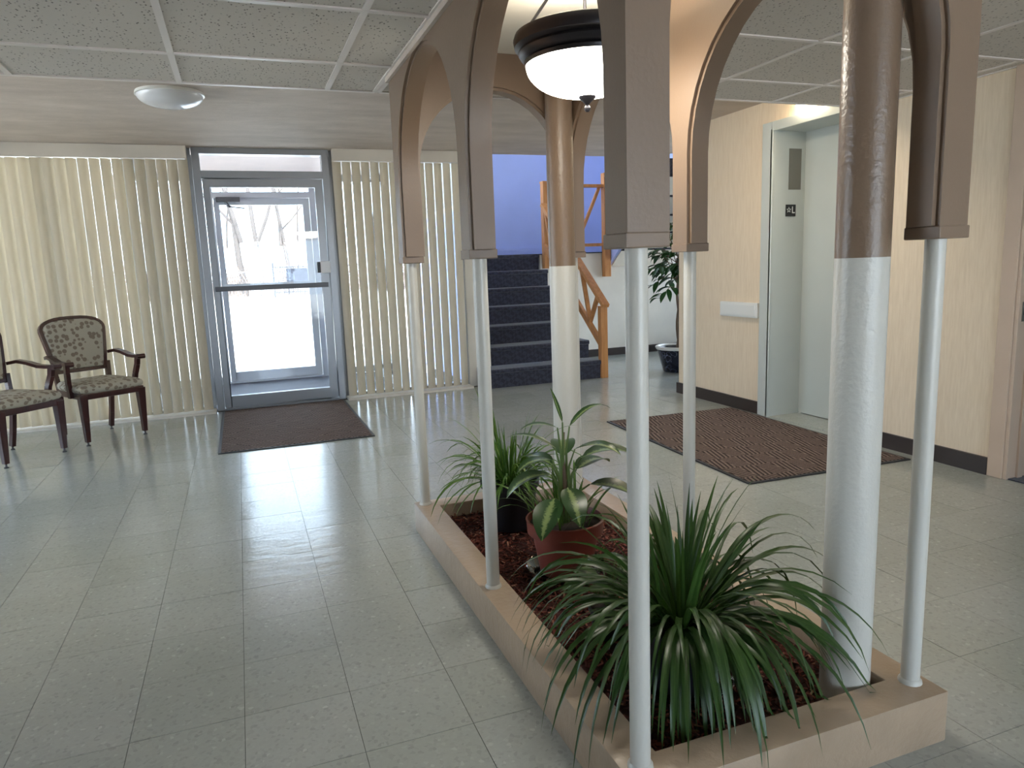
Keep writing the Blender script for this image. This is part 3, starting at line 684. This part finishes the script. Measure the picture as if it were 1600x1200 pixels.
# ceiling dome
dm = thing('ceiling_light', 'unlit round white glass ceiling light on the plaster ceiling', 'ceiling light', (-.30, 5.24, ZP))
MB().lathe([(0, 0), (.20, 0), (.205, -.018), (.19, -.022), (0, -.022)], 40).build('base', M['white_plastic'], dm, smooth=True)
MB().lathe([(.195, -.02)] + [(.195 * math.cos(PI / 2 * i / 10), -.02 - .075 * math.sin(PI / 2 * i / 10)) for i in range(1, 11)], 40).build('dome', M['dome'], dm, smooth=True)

# ------------------------------------------------------------------ mats
def floor_mat(label, x, y, rz, w, l, m):
    t = thing('floor_mat', label, 'mat', (x, y, 0), rz)
    MB().box(-w / 2 + .02, w / 2 - .02, -l / 2 + .02, l / 2 - .02, .001, .011).build('carpet', m, t)
    e = MB()
    for a in ((-w / 2, w / 2, -l / 2, -l / 2 + .022), (-w / 2, w / 2, l / 2 - .022, l / 2), (-w / 2, -w / 2 + .022, -l / 2 + .022, l / 2 - .022), (w / 2 - .022, w / 2, -l / 2 + .022, l / 2 - .022)):
        e.box(*a, .0005, .008)
    e.build('rubber_edge', M['rubber'], t, bevel=.002)
floor_mat('dark brown ribbed entrance mat in front of the glass door', .315, 6.38, 0, 1.14, 1.76, M['mat_d'])
floor_mat('brown herringbone mat in front of the elevator', 3.23, 4.105, -.04, 1.18, 1.84, M['mat_h'])

# ------------------------------------------------------------------ armchairs
def armchair(label, x, y, rz):
    t = thing('armchair', label, 'chair', (x, y, 0), rz, 'spotted armchairs by the blinds'); MA = M['mahogany']
    fx, fy, ry = .225, -.225, .235
    for s in (-1, 1):
        m = MB(); z0, z1 = .03, .40
        P = [(s * fx, fy, z1, .030), (s * fx, fy + .004, z0, .017)]
        b = len(m.v)
        for (px, py, pz, h) in P: m.v += [(px - h, py - h, pz), (px + h, py - h, pz), (px + h, py + h, pz), (px - h, py + h, pz)]
        m.f += [(b, b + 1, b + 2, b + 3), (b + 7, b + 6, b + 5, b + 4)] + [(b + i, b + 4 + i, b + 4 + (i + 1) % 4, b + (i + 1) % 4) for i in range(4)]
        lg = m.build('leg', MA, t, bevel=.004)
        MB().lathe([(0, 0), (.016, 0), (.017, .006), (.007, .012), (.007, .032), (0, .032)], 14, (s * fx, fy + .004, 0)).build('glide', M['alu_dark'], lg, smooth=True)
        path = [(s * .19, ry + .05, .03), (s * .195, ry + .025, .15), (s * .20, ry, .30), (s * .20, ry - .005, .42), (s * .205, ry + .01, .50), (s * .215, ry + .03, .60)]
        m = MB()
        for a, b_ in zip(path, path[1:]): m.bar(a, b_, .032, .036, (0, 1, 0))
        lg = m.build('leg', MA, t)
        MB().lathe([(0, 0), (.015, 0), (.016, .006), (.007, .012), (.007, .034), (0, .034)], 14, (s * .19, ry + .05, 0)).build('glide', M['alu_dark'], lg, smooth=True)
        # arm: swooping rail and curved post
        rail = [(s * .245, ry + .035, .675), (s * .262, ry - .05, .69), (s * .272, ry - .15, .675), (s * .275, ry - .25, .652), (s * .277, ry - .34, .648), (s * .277, ry - .42, .650)]
        am = MB()
        for i, (a, b_) in enumerate(zip(rail, rail[1:])): am.bar(Vector(a), Vector(b_) + (Vector(b_) - Vector(a)).normalized() * .004, .042 + .004 * i, .024)
        am.tube([(s * .277 - .032, ry - .425, .648), (s * .277 + .032, ry - .425, .648)], .020, 14)
        ao = am.build('armrest', MA, t)
        post = [(s * .275, ry - .375, .642), (s * .272, ry - .365, .58), (s * .262, ry - .335, .50), (s * .252, ry - .325, .42), (s * .250, ry - .325, .375)]
        pm = MB()
        for a, b_ in zip(post, post[1:]): pm.bar(a, b_, .030, .042, (0, 1, 0))
        pm.build('arm_post', MA, ao)
    # seat apron and cushion
    def outline(k, n=28):
        pts = []
        for (px, py) in ((-.245, -.25), (.245, -.25), (.22, .235), (-.22, .235)): pts.append((px * k, py * k))
        return pts
    MB().prism(outline(1.0), .365, .415, 'z').build('apron', MA, t, bevel=.008)
    cu = MB(); lay = [(.97, .412), (1.03, .425), (1.05, .445), (1.02, .465), (.9, .482), (.6, .494), (.25, .498)]
    ring = []
    for kx, z in lay:
        base = outline(kx); pts = []
        for i in range(4):
            a, b_ = Vector((*base[i], 0)), Vector((*base[(i + 1) % 4], 0))
            for j in range(8):
                u = j / 8; p = a.lerp(b_, u)
                # rounded corners
                e = (abs(u - .5) * 2) ** 4
                p = p * (1 - .05 * e)
                pts.append((p.x, p.y - (.012 * kx if i == 0 else 0) * (1 - (2 * u - 1) ** 2), z))
        ring.append(pts)
    n = len(ring[0])
    for r in ring: cu.v += r
    for i in range(len(ring) - 1):
        for j in range(n): cu.f.append((i * n + j, i * n + (j + 1) % n, (i + 1) * n + (j + 1) % n, (i + 1) * n + j))
    cu.f.append(tuple(range(n))[::-1]); cu.f.append(tuple(range((len(ring) - 1) * n, len(ring) * n)))
    cu.build('seat_cushion', M['fabric'], t, smooth=True)
    # arched back, leaning
    def shape(g):
        side = [(.195 + .062 * (i / 6) ** .8 - g, .535 + g + (i / 6) * (.355 - g)) for i in range(7)]
        top = [((.257 - g) * math.copysign(abs(math.cos(PI * i / 16)) ** .72, math.cos(PI * i / 16)), .89 + (.115 - g) * math.sin(PI * i / 16) ** .9) for i in range(1, 16)]
        return side + top + [(-x, z) for x, z in side[::-1]]
    lean = Matrix.Translation((0, ry + .022, .535)) @ Matrix.Rotation(-.20, 4, 'X') @ Matrix.Translation((0, 0, -.535))
    of, inn = shape(0), shape(.026)
    fr = MB(); nn = len(of)
    for yy in (-.018, .022):
        for L_ in (of, inn): fr.v += [tuple(lean @ Vector((p[0], yy, p[1]))) for p in L_]
    for i in range(nn):
        j = (i + 1) % nn
        fr.f += [(i, j, nn + j, nn + i), (2 * nn + j, 2 * nn + i, 3 * nn + i, 3 * nn + j), (i, 2 * nn + i, 2 * nn + j, j), (nn + i, nn + j, 3 * nn + j, 3 * nn + i)]
    fr.build('back_frame', MA, t, bevel=.004)
    pd = MB(); cen = (0, .77)
    rings = [(1.0, .016), (1.0, -.018), (.97, -.030), (.85, -.040), (.5, -.046)]
    for kx, yy in rings: pd.v += [tuple(lean @ Vector((cen[0] + (p[0] - cen[0]) * kx, yy, cen[1] + (p[1] - cen[1]) * kx))) for p in inn]
    for i in range(len(rings) - 1):
        for j in range(nn): pd.f.append((i * nn + j, i * nn + (j + 1) % nn, (i + 1) * nn + (j + 1) % nn, (i + 1) * nn + j))
    pd.f.append(tuple(range(nn))[::-1]); pd.f.append(tuple(range((len(rings) - 1) * nn, len(rings) * nn)))
    pd.build('back_cushion', M['fabric'], t, smooth=True)
armchair('spotted armchair with dark wood arms nearest the entrance door', -1.155, 6.63, math.radians(33.4))
armchair('spotted armchair with dark wood arms cut by the left picture edge', -1.675, 6.165, math.radians(50))

# ------------------------------------------------------------------ plants
def strap(base, az, elev, L, W, droop, n=9, twist=0, fold=.25, prof=None, petiole=0):
    """curved leaf blade as MB with uv; gravity bends it"""
    m = MB(); m.uv = []; p = Vector(base); d = Vector((math.cos(az) * math.cos(elev), math.sin(az) * math.cos(elev), math.sin(elev)))
    ds = L / n
    for i in range(n + 1):
        u = i / n
        wv = W * (prof(u) if prof else min(1, .45 + 2.2 * u) * (1 - max(0, (u - .55) / .45) ** 1.8))
        wv = max(wv, .0006)
        sd_ = d.cross(Vector((0, 0, 1)))
        if sd_.length < 1e-3: sd_ = Vector((math.sin(az), -math.cos(az), 0))
        sd_.normalize(); nr = sd_.cross(d)
        if twist: sd_ = (Matrix.Rotation(twist * u, 3, d) @ sd_); nr = sd_.cross(d)
        m.v += [tuple(p - sd_ * wv / 2 + nr * fold * wv / 2), tuple(p), tuple(p + sd_ * wv / 2 + nr * fold * wv / 2)]
        m.uv += [(0, u), (.5, u), (1, u)]
        p = p + d * ds
        d = (d + Vector((0, 0, -droop * ds * (.35 + 1.3 * u)))).normalized()
    for i in range(n):
        for j in (0, 1): m.f.append((3 * i + j, 3 * i + j + 1, 3 * i + j + 4, 3 * i + j + 3))
    return m
def floorclamp(m, zmin, o=None):
    out = []
    for i, (x, y, z) in enumerate(m.v):
        zm = zmin
        if o:
            wx, wy = x + o[0], y + o[1]
            if not (PX0 + PT + .01 < wx < PX1 - PT - .01 and PY0 + PT + .01 < wy < PY1 - PT - .01): zm = PH - MZ + .004
            if wx < PX0 - .01 or wx > PX1 + .01 or wy < PY0 - .01 or wy > PY1 + .01: zm = -MZ + .03
        out.append((x, y, max(z, zm + .003 * ((i // 3 * 7) % 3))))
    m.v = out; return m
BLOCK = [(1.02, 1.93, .07, MZ + .11), (1.462, 1.392, .072, 3), (1.468, 3.195, .072, 3), (1.10, 2.43, .155, MZ + .23)] + [(x, y, .03, 3) for x in (.757, 1.585) for y in (1.29, 2.31, 3.32)]
def clear(m, o, skip=None):
    for (x, y, z) in m.v:
        for (bx_, by_, br, bz) in BLOCK:
            if skip == (bx_, by_): continue
            if (x + o[0] - bx_) ** 2 + (y + o[1] - by_) ** 2 < br * br and z + MZ < bz: return False
        if y + o[1] < 1.16 and x + o[0] < .9 and z < .1: return False
    return True
def pot(parent, prof, mat, soil_r, soil_z, name='pot'):
    p = MB().lathe(prof, 36).build(name, mat, parent, smooth=True)
    MB().lathe([(0, soil_z + .004), (soil_r * .5, soil_z + .006), (soil_r, soil_z)], 30).build('soil', M['soil'], parent, smooth=True)
    return p
def saucer(parent, r):
    MB().lathe([(0, .001), (r * .85, .001), (r, .030), (r + .006, .032), (r + .004, .034), (r - .002, .031), (r * .84, .004), (0, .004)], 36).build('saucer', M['clear_plastic'], parent, smooth=True)

# near strap-leaved plant
p1 = thing('spider_plant', 'large strap leaved plant arching over the near end of planter', 'plant', (1.085, 1.62, MZ))
pot(p1, [(0, .004), (.095, .004), (.098, .008), (.125, .17), (.132, .17), (.132, .19), (.122, .19), (.115, .165)], M['black_pot'], .117, .168)
saucer(p1, .15)
R_ = random.Random(3)
O1 = (1.085, 1.62); cnt = 0; tries = 0
while cnt < 230 and tries < 900:
    tries += 1; ring = cnt / 230
    az = R_.uniform(0, 2 * PI); rr_ = R_.uniform(.0, .075)
    if ring < .60: elev, L, dr = math.radians(R_.uniform(25, 62)), R_.uniform(.36, .62), R_.uniform(4.0, 8.5)
    elif ring < .80: elev, L, dr = math.radians(R_.uniform(55, 84)), R_.uniform(.30, .50), R_.uniform(1.2, 4.2)
    else: az = R_.gauss(-PI / 2 - .1, .65); elev, L, dr = math.radians(R_.uniform(15, 50)), R_.uniform(.30, .46), R_.uniform(8, 13)
    m = strap((rr_ * math.cos(az), rr_ * math.sin(az), .165), az + R_.gauss(0, .25), elev, L, R_.uniform(.010, .020), dr, 10, R_.gauss(0, .5))
    floorclamp(m, .012, O1)
    if not clear(m, O1): continue
    m.build('leaf', M['leaf_strap'], p1, smooth=True, fix=False); cnt += 1
# long arching leaves toward the thick column and the terracotta pot
for (az, el_, L, dr, wd) in ((-.62, .95, .66, 4.3, .018), (-.10, .85, .60, 4.2, .02), (-.78, .80, .60, 4.6, .02), (.1, 1.0, .62, 4.0, .018), (2.75, .85, .56, 5.2, .018), (3.1, .75, .50, 5.5, .016), (3.5, .6, .5, 6, .018), (-1.75, .8, .58, 7.0, .022), (-1.6, .6, .50, 8.5, .024), (-1.35, .7, .52, 8.5, .024), (-1.9, .9, .56, 7.5, .022), (-2.2, .7, .50, 7.0, .02), (2.5, .9, .6, 4.6, .017)):
    m = floorclamp(strap((.04 * math.cos(az), .04 * math.sin(az), .17), az, el_, L, wd, dr, 14), .012, O1)
    if clear(m, O1): m.build('leaf', M['leaf_strap'], p1, smooth=True, fix=False)

# pothos tucked between both pots
pv = thing('pothos_plant', 'small round leaved vine between terracotta pot and strap leaved plant', 'plant', (1.02, 1.93, MZ))
pot(pv, [(0, .003), (.05, .003), (.062, .09), (.066, .09), (.066, .1), (.058, .1)], M['black_pot'], .057, .092)
heart = lambda u: (math.sin(PI * min(1, u * 1.02 + .10)) ** .7) if u < .88 else max(0, (1 - u) * 3.2)
for i in range(26):
    az = R_.uniform(0, 2 * PI); h = R_.uniform(.06, .26); r = R_.uniform(.03, .10)
    b = Vector((r * math.cos(az), r * math.sin(az), h))
    MB().tube([(0, 0, .09), (b.x * .6, b.y * .6, h * .8 + .02), tuple(b)], .0022, 6).build('stem', M['stem'], pv, smooth=True)
    floorclamp(strap(b, az + R_.gauss(0, .5), R_.uniform(-.3, .5), R_.uniform(.05, .075), R_.uniform(.045, .06), 5, 6, 0, .15, heart), .012).build('leaf', M['leaf_strap'], pv, smooth=True, fix=False)

# terracotta pot with dieffenbachia and spider leaves
p2 = thing('dieffenbachia_plant', 'variegated broad leaved plant in a terracotta pot on clear saucer', 'plant', (1.10, 2.43, MZ))
pot(p2, [(0, .006), (.098, .006), (.102, .012), (.128, .165), (.128, .168), (.147, .170), (.150, .215), (.153, .222), (.145, .224), (.139, .20)], M['terracotta'], .138, .20)
saucer(p2, .15)
ovate = lambda u: max(0, math.sin(PI * min(1, u ** .8))) ** .8
def dief(az, h, r, elev, L, W, dr, tw=0):
    b = Vector((r * math.cos(az), r * math.sin(az), h))
    MB().tube([(.012 * math.cos(az), .012 * math.sin(az), .2), (b.x * .45, b.y * .45, .2 + (h - .2) * .75), tuple(b)], [.006, .005, .003], 8).build('petiole', M['stem'], p2, smooth=True)
    strap(b, az, elev, L, W, dr, 9, tw, .22, ovate).build('leaf', M['leaf_dief'], p2, smooth=True, fix=False)
V0 = math.atan2(2.43, 1.10)  # azimuth away from the camera
LFT, RGT, FRT = V0 + PI / 2, V0 - PI / 2, V0 + PI
for a in ((LFT + .35, .40, .05, .1, .21, .105, 8.5), (FRT + .25, .36, .06, -.25, .19, .095, 7), (FRT - .35, .33, .10, -.35, .19, .11, 6.5),
          (RGT + .1, .46, .07, .35, .24, .12, 6.5), (RGT - .2, .36, .10, .05, .21, .12, 6), (LFT - .1, .50, .03, .55, .20, .05, 6), (RGT + .5, .58, .03, .75, .21, .045, 8.5),
          (LFT + .2, .58, .02, .35, .15, .05, 8), (V0, .45, .06, .4, .22, .10, 6), (V0 + .8, .42, .06, .3, .2, .09, 6), (V0 - .8, .40, .07, .3, .2, .1, 6),
          (V0 + .9, .60, .0, 1.2, .14, .024, 2), (LFT + .6, .46, .05, .25, .17, .07, 8), (RGT - .5, .50, .05, .4, .2, .08, 7)): dief(*a)
MB().tube([(0, 0, .19), (.004, 0, .35), (0, .006, .46), (.006, 0, .56)], [.012, .010, .007, .003], 10).build('stem', M['bark'], p2, smooth=True)
for i in range(34):
    az = R_.uniform(0, 2 * PI); rr_ = R_.uniform(.03, .11)
    strap((rr_ * math.cos(az), rr_ * math.sin(az), .2), az + R_.gauss(0, .3), R_.uniform(.7, 1.4), R_.uniform(.14, .30), R_.uniform(.008, .014), R_.uniform(4, 9), 9, R_.gauss(0, .4)).build('leaf', M['leaf_spider'], p2, smooth=True, fix=False)

# far spider plant
p3 = thing('spider_plant', 'thin leaved spider plant in dark pot at the far end of planter', 'plant', (1.08, 2.99, MZ))
pot(p3, [(0, .004), (.095, .004), (.128, .20), (.136, .20), (.136, .225), (.126, .225), (.12, .20)], M['black_pot'], .122, .205)
for i in range(150):
    az = R_.uniform(0, 2 * PI); rr_ = R_.uniform(.0, .07); up = i % 5 == 0
    m = strap((rr_ * math.cos(az), rr_ * math.sin(az), .205), az + R_.gauss(0, .2), R_.uniform(1.1, 1.5) if up else R_.uniform(.35, 1.1), R_.uniform(.24, .38) if up else R_.uniform(.22, .44), R_.uniform(.008, .015), R_.uniform(1.5, 4) if up else R_.uniform(5, 10), 9, R_.gauss(0, .5))
    floorclamp(m, .012, (1.08, 2.99))
    if clear(m, (1.08, 2.99)): m.build('leaf', M['leaf_spider'], p3, smooth=True, fix=False)
for (az, el_, L, dr, wd) in ((LFT, 1.15, .42, 3.2, .013), (LFT - .5, 1.3, .46, 1.0, .018), (LFT - .9, 1.25, .45, .9, .020), (LFT + .2, .9, .34, 6, .012), (RGT, 1.1, .42, 4, .014)):
    strap((.03 * math.cos(az), .03 * math.sin(az), .21), az, el_, L, wd, dr, 12).build('leaf', M['leaf_spider'], p3, smooth=True, fix=False)

# potted tree in the alcove
fi = thing('potted_tree', 'slender green leaved tree in a dark blue glazed pot by the stairs', 'potted tree', (4.665, 7.02, 0))
MB().lathe([(0, .004), (.165, .004), (.175, .012), (.205, .12), (.235, .24), (.245, .27), (.225, .275), (.21, .25)], 40).build('pot', M['glaze'], fi, smooth=True)
MB().lathe([(.225, .262), (.25, .262), (.262, .28), (.262, .292), (.25, .30), (.232, .298), (.222, .285)], 40, closed=True).build('pot_rim', M['glaze_white'], fi, smooth=True)
MB().lathe([(0, .262), (.1, .266), (.225, .262)], 30).build('soil', M['soil'], fi, smooth=True)
for ph in (0, PI):
    MB().tube([(.016 * math.cos(ph + z * 9), .016 * math.sin(ph + z * 9), .25 + z) for z in [i * .08 for i in range(14)]], [.017 - .0005 * i for i in range(14)], 9).build('trunk', M['bark'], fi, smooth=True)
fprof = lambda u: max(0, math.sin(PI * u ** .85)) ** .9
for i in range(30):
    z0 = R_.uniform(.88, 1.45); az = R_.uniform(0, 2 * PI); r = R_.uniform(.14, .40); z1 = z0 + R_.uniform(-.12, .42)
    tip = Vector((r * math.cos(az), r * math.sin(az), z1)); midp = Vector((tip.x * .45, tip.y * .45, z0 + (z1 - z0) * .5 + .08))
    MB().tube([(0, 0, z0), tuple(midp), tuple(tip)], [.006, .004, .002], 6).build('branch', M['bark'], fi, smooth=True)
    for j in range(8):
        u = .3 + .7 * j / 7; q = (Vector((0, 0, z0)).lerp(midp, u * 2) if u < .5 else midp.lerp(tip, u * 2 - 1))
        strap(q, az + R_.choice((-1, 1)) * R_.uniform(.3, 1.2), R_.uniform(-.7, .25), R_.uniform(.14, .21), R_.uniform(.048, .068), 6, 6, R_.gauss(0, .5), .3, fprof).build('leaf', M['leaf_ficus'], fi, smooth=True, fix=False)

# ------------------------------------------------------------------ outdoors
struct(MB().box(-60, 60, 9.26, 130, -.3, -.02).box(-60, 2.1, 7.53, 9.26, -.3, -.02).box(-60, -4.2, -30, 7.53, -.3, -.02).box(-4.2, 60, -30, -3.6, -.3, -.02).box(7.0, 60, -3.6, 9.26, -.3, -.02).build('ground', M['pavement']), 'sunlit pale pavement outside the entrance', 'ground')
fy = 42.0
fe = thing('iron_fence', 'black iron picket fence across the far edge of the pavement', 'fence', (1.82, fy, -.02))
for z in (.25, 1.62): MB().box(0, 16, -.02, .02, z, z + .05).build('rail', M['iron'], fe)
pk = MB().box(-.012, .012, -.012, .012, .1, 1.72).mesh('picket', M['iron'])
for i in range(130): place('picket', pk, fe, (i * .123, 0, 0))
pst = MB().box(-.04, .04, -.04, .04, 0, 1.9).mesh('post', M['iron'])
for i in range(8): place('post', pst, fe, (i * 2.28, 0, 0))
sg = thing('fence_sign', 'dark blue rectangular board hung on the iron fence', 'sign', (3.1, fy - .06, .62))
MB().box(-.6, .6, -.02, .02, 0, .9).build('board', N('dark_blue_board').set(Base_Color=srgb(34, 37, 50), Roughness=.6).m, sg)
MB().box(-.6, .6, -.03, .0, .87, .92).build('edge', M['iron'], sg)
cf_ = thing('chain_link_fence', 'faint chain link fence beyond the pavement left of the iron fence', 'fence', (-21.5, fy + 1, -.02))
MB().tube([(0, 0, 1.45), (23.2, 0, 1.45)], .03, 8).build('top_rail', M['galv'], cf_)
cpm = MB().tube([(0, 0, 0), (0, 0, 1.5)], .035, 8).mesh('post', M['galv'])
for i in range(10): place('post', cpm, cf_, (i * 2.57, 0, 0))
wm = MB()
for i in range(150):
    x = i * .155
    for s in (-1, 1): wm.bar((x, 0, .05), (x + s * .7, 0, 1.45), .006, .006)
wo = wm.build('wire_mesh', M['galv'], cf_, fix=False); wo['kind'] = 'stuff'
def tree(label, x, y, h, r, lean, seed, fork):
    rg = random.Random(seed); t = thing('bare_tree', label, 'tree', (x, y, -.05), 0, 'bare trees beyond the fence')
    def limb(p, d, L, r0, depth, m):
        pts = [p]; n = 6; q = Vector(p); d = Vector(d).normalized()
        rad = [r0 * (1 - .72 * i / n) for i in range(n + 1)]
        for i in range(n):
            d = (d + Vector((rg.gauss(0, .10), rg.gauss(0, .10), .05))).normalized(); q = q + d * L / n; pts.append(tuple(q))
        m.tube(pts, rad, 7 if depth == 0 else 5)
        if depth < 3:
            for i in range((5, 4, 4)[depth]):
                k_ = rg.randint(2, n); az = rg.uniform(0, 2 * PI); dd = (Vector((math.cos(az), math.sin(az), rg.uniform(.5, 1.3)))).normalized()
                limb(pts[k_], dd, L * rg.uniform(.32, .55), rad[k_] * .55, depth + 1, m)
    m = MB(); limb((0, 0, 0), (lean, .02, 1), h, r, 0, m); m.build('trunk', M['treebark'], t, smooth=True, fix=False)
    if fork:
        m = MB(); limb((lean * h * .25, 0, h * .25), (lean + fork, 0, 1), h * .7, r * .7, 1, m); m.build('limb', M['treebark'], t, smooth=True, fix=False)
tr_ = [(.45, 47, 13, .21, -.03, 11, -.30, 'thick forked bare tree leftmost in the door view'), (-.55, 49, 12, .09, .02, 12, .2, 'thin bare tree at the left edge of the door view'),
       (1.3, 46, 13, .17, .0, 13, .35, 'straight bare tree in the middle of the door view'), (2.95, 47, 12, .15, -.11, 14, .15, 'leaning bare tree above the dark fence board'),
       (3.75, 51, 12, .09, .05, 15, 0, 'thin bare tree at the right edge of the door view'), (-6, 52, 14, .25, .05, 16, .3, 'bare tree hidden left of the door view'), (9.5, 50, 13, .24, -.05, 17, .2, 'bare tree right of the door view')]
for x, y, h, r, ln, sd_, fk, lb in tr_: tree(lb, x, y, h, r, ln, sd_, fk)
bm_ = MB(); rb = random.Random(5)
for i in range(3200):
    x = rb.uniform(-22, 26); y = rb.uniform(44, 56); h = rb.uniform(.8, 2.6) * (1 if rb.random() < .8 else 1.5); a = rb.gauss(0, .35); b = rb.gauss(0, .35)
    bm_.tube([(x, y, -.05), (x + a * h * .5, y, h * .55), (x + a * h + rb.gauss(0, .3), y + b, h)], [.03, .02, .006], 3, cap=False)
tag(bm_.build('brush_thicket', M['brush'], fix=False), 'tangle of dry leafless brush behind the fence', 'brush', kind='stuff')
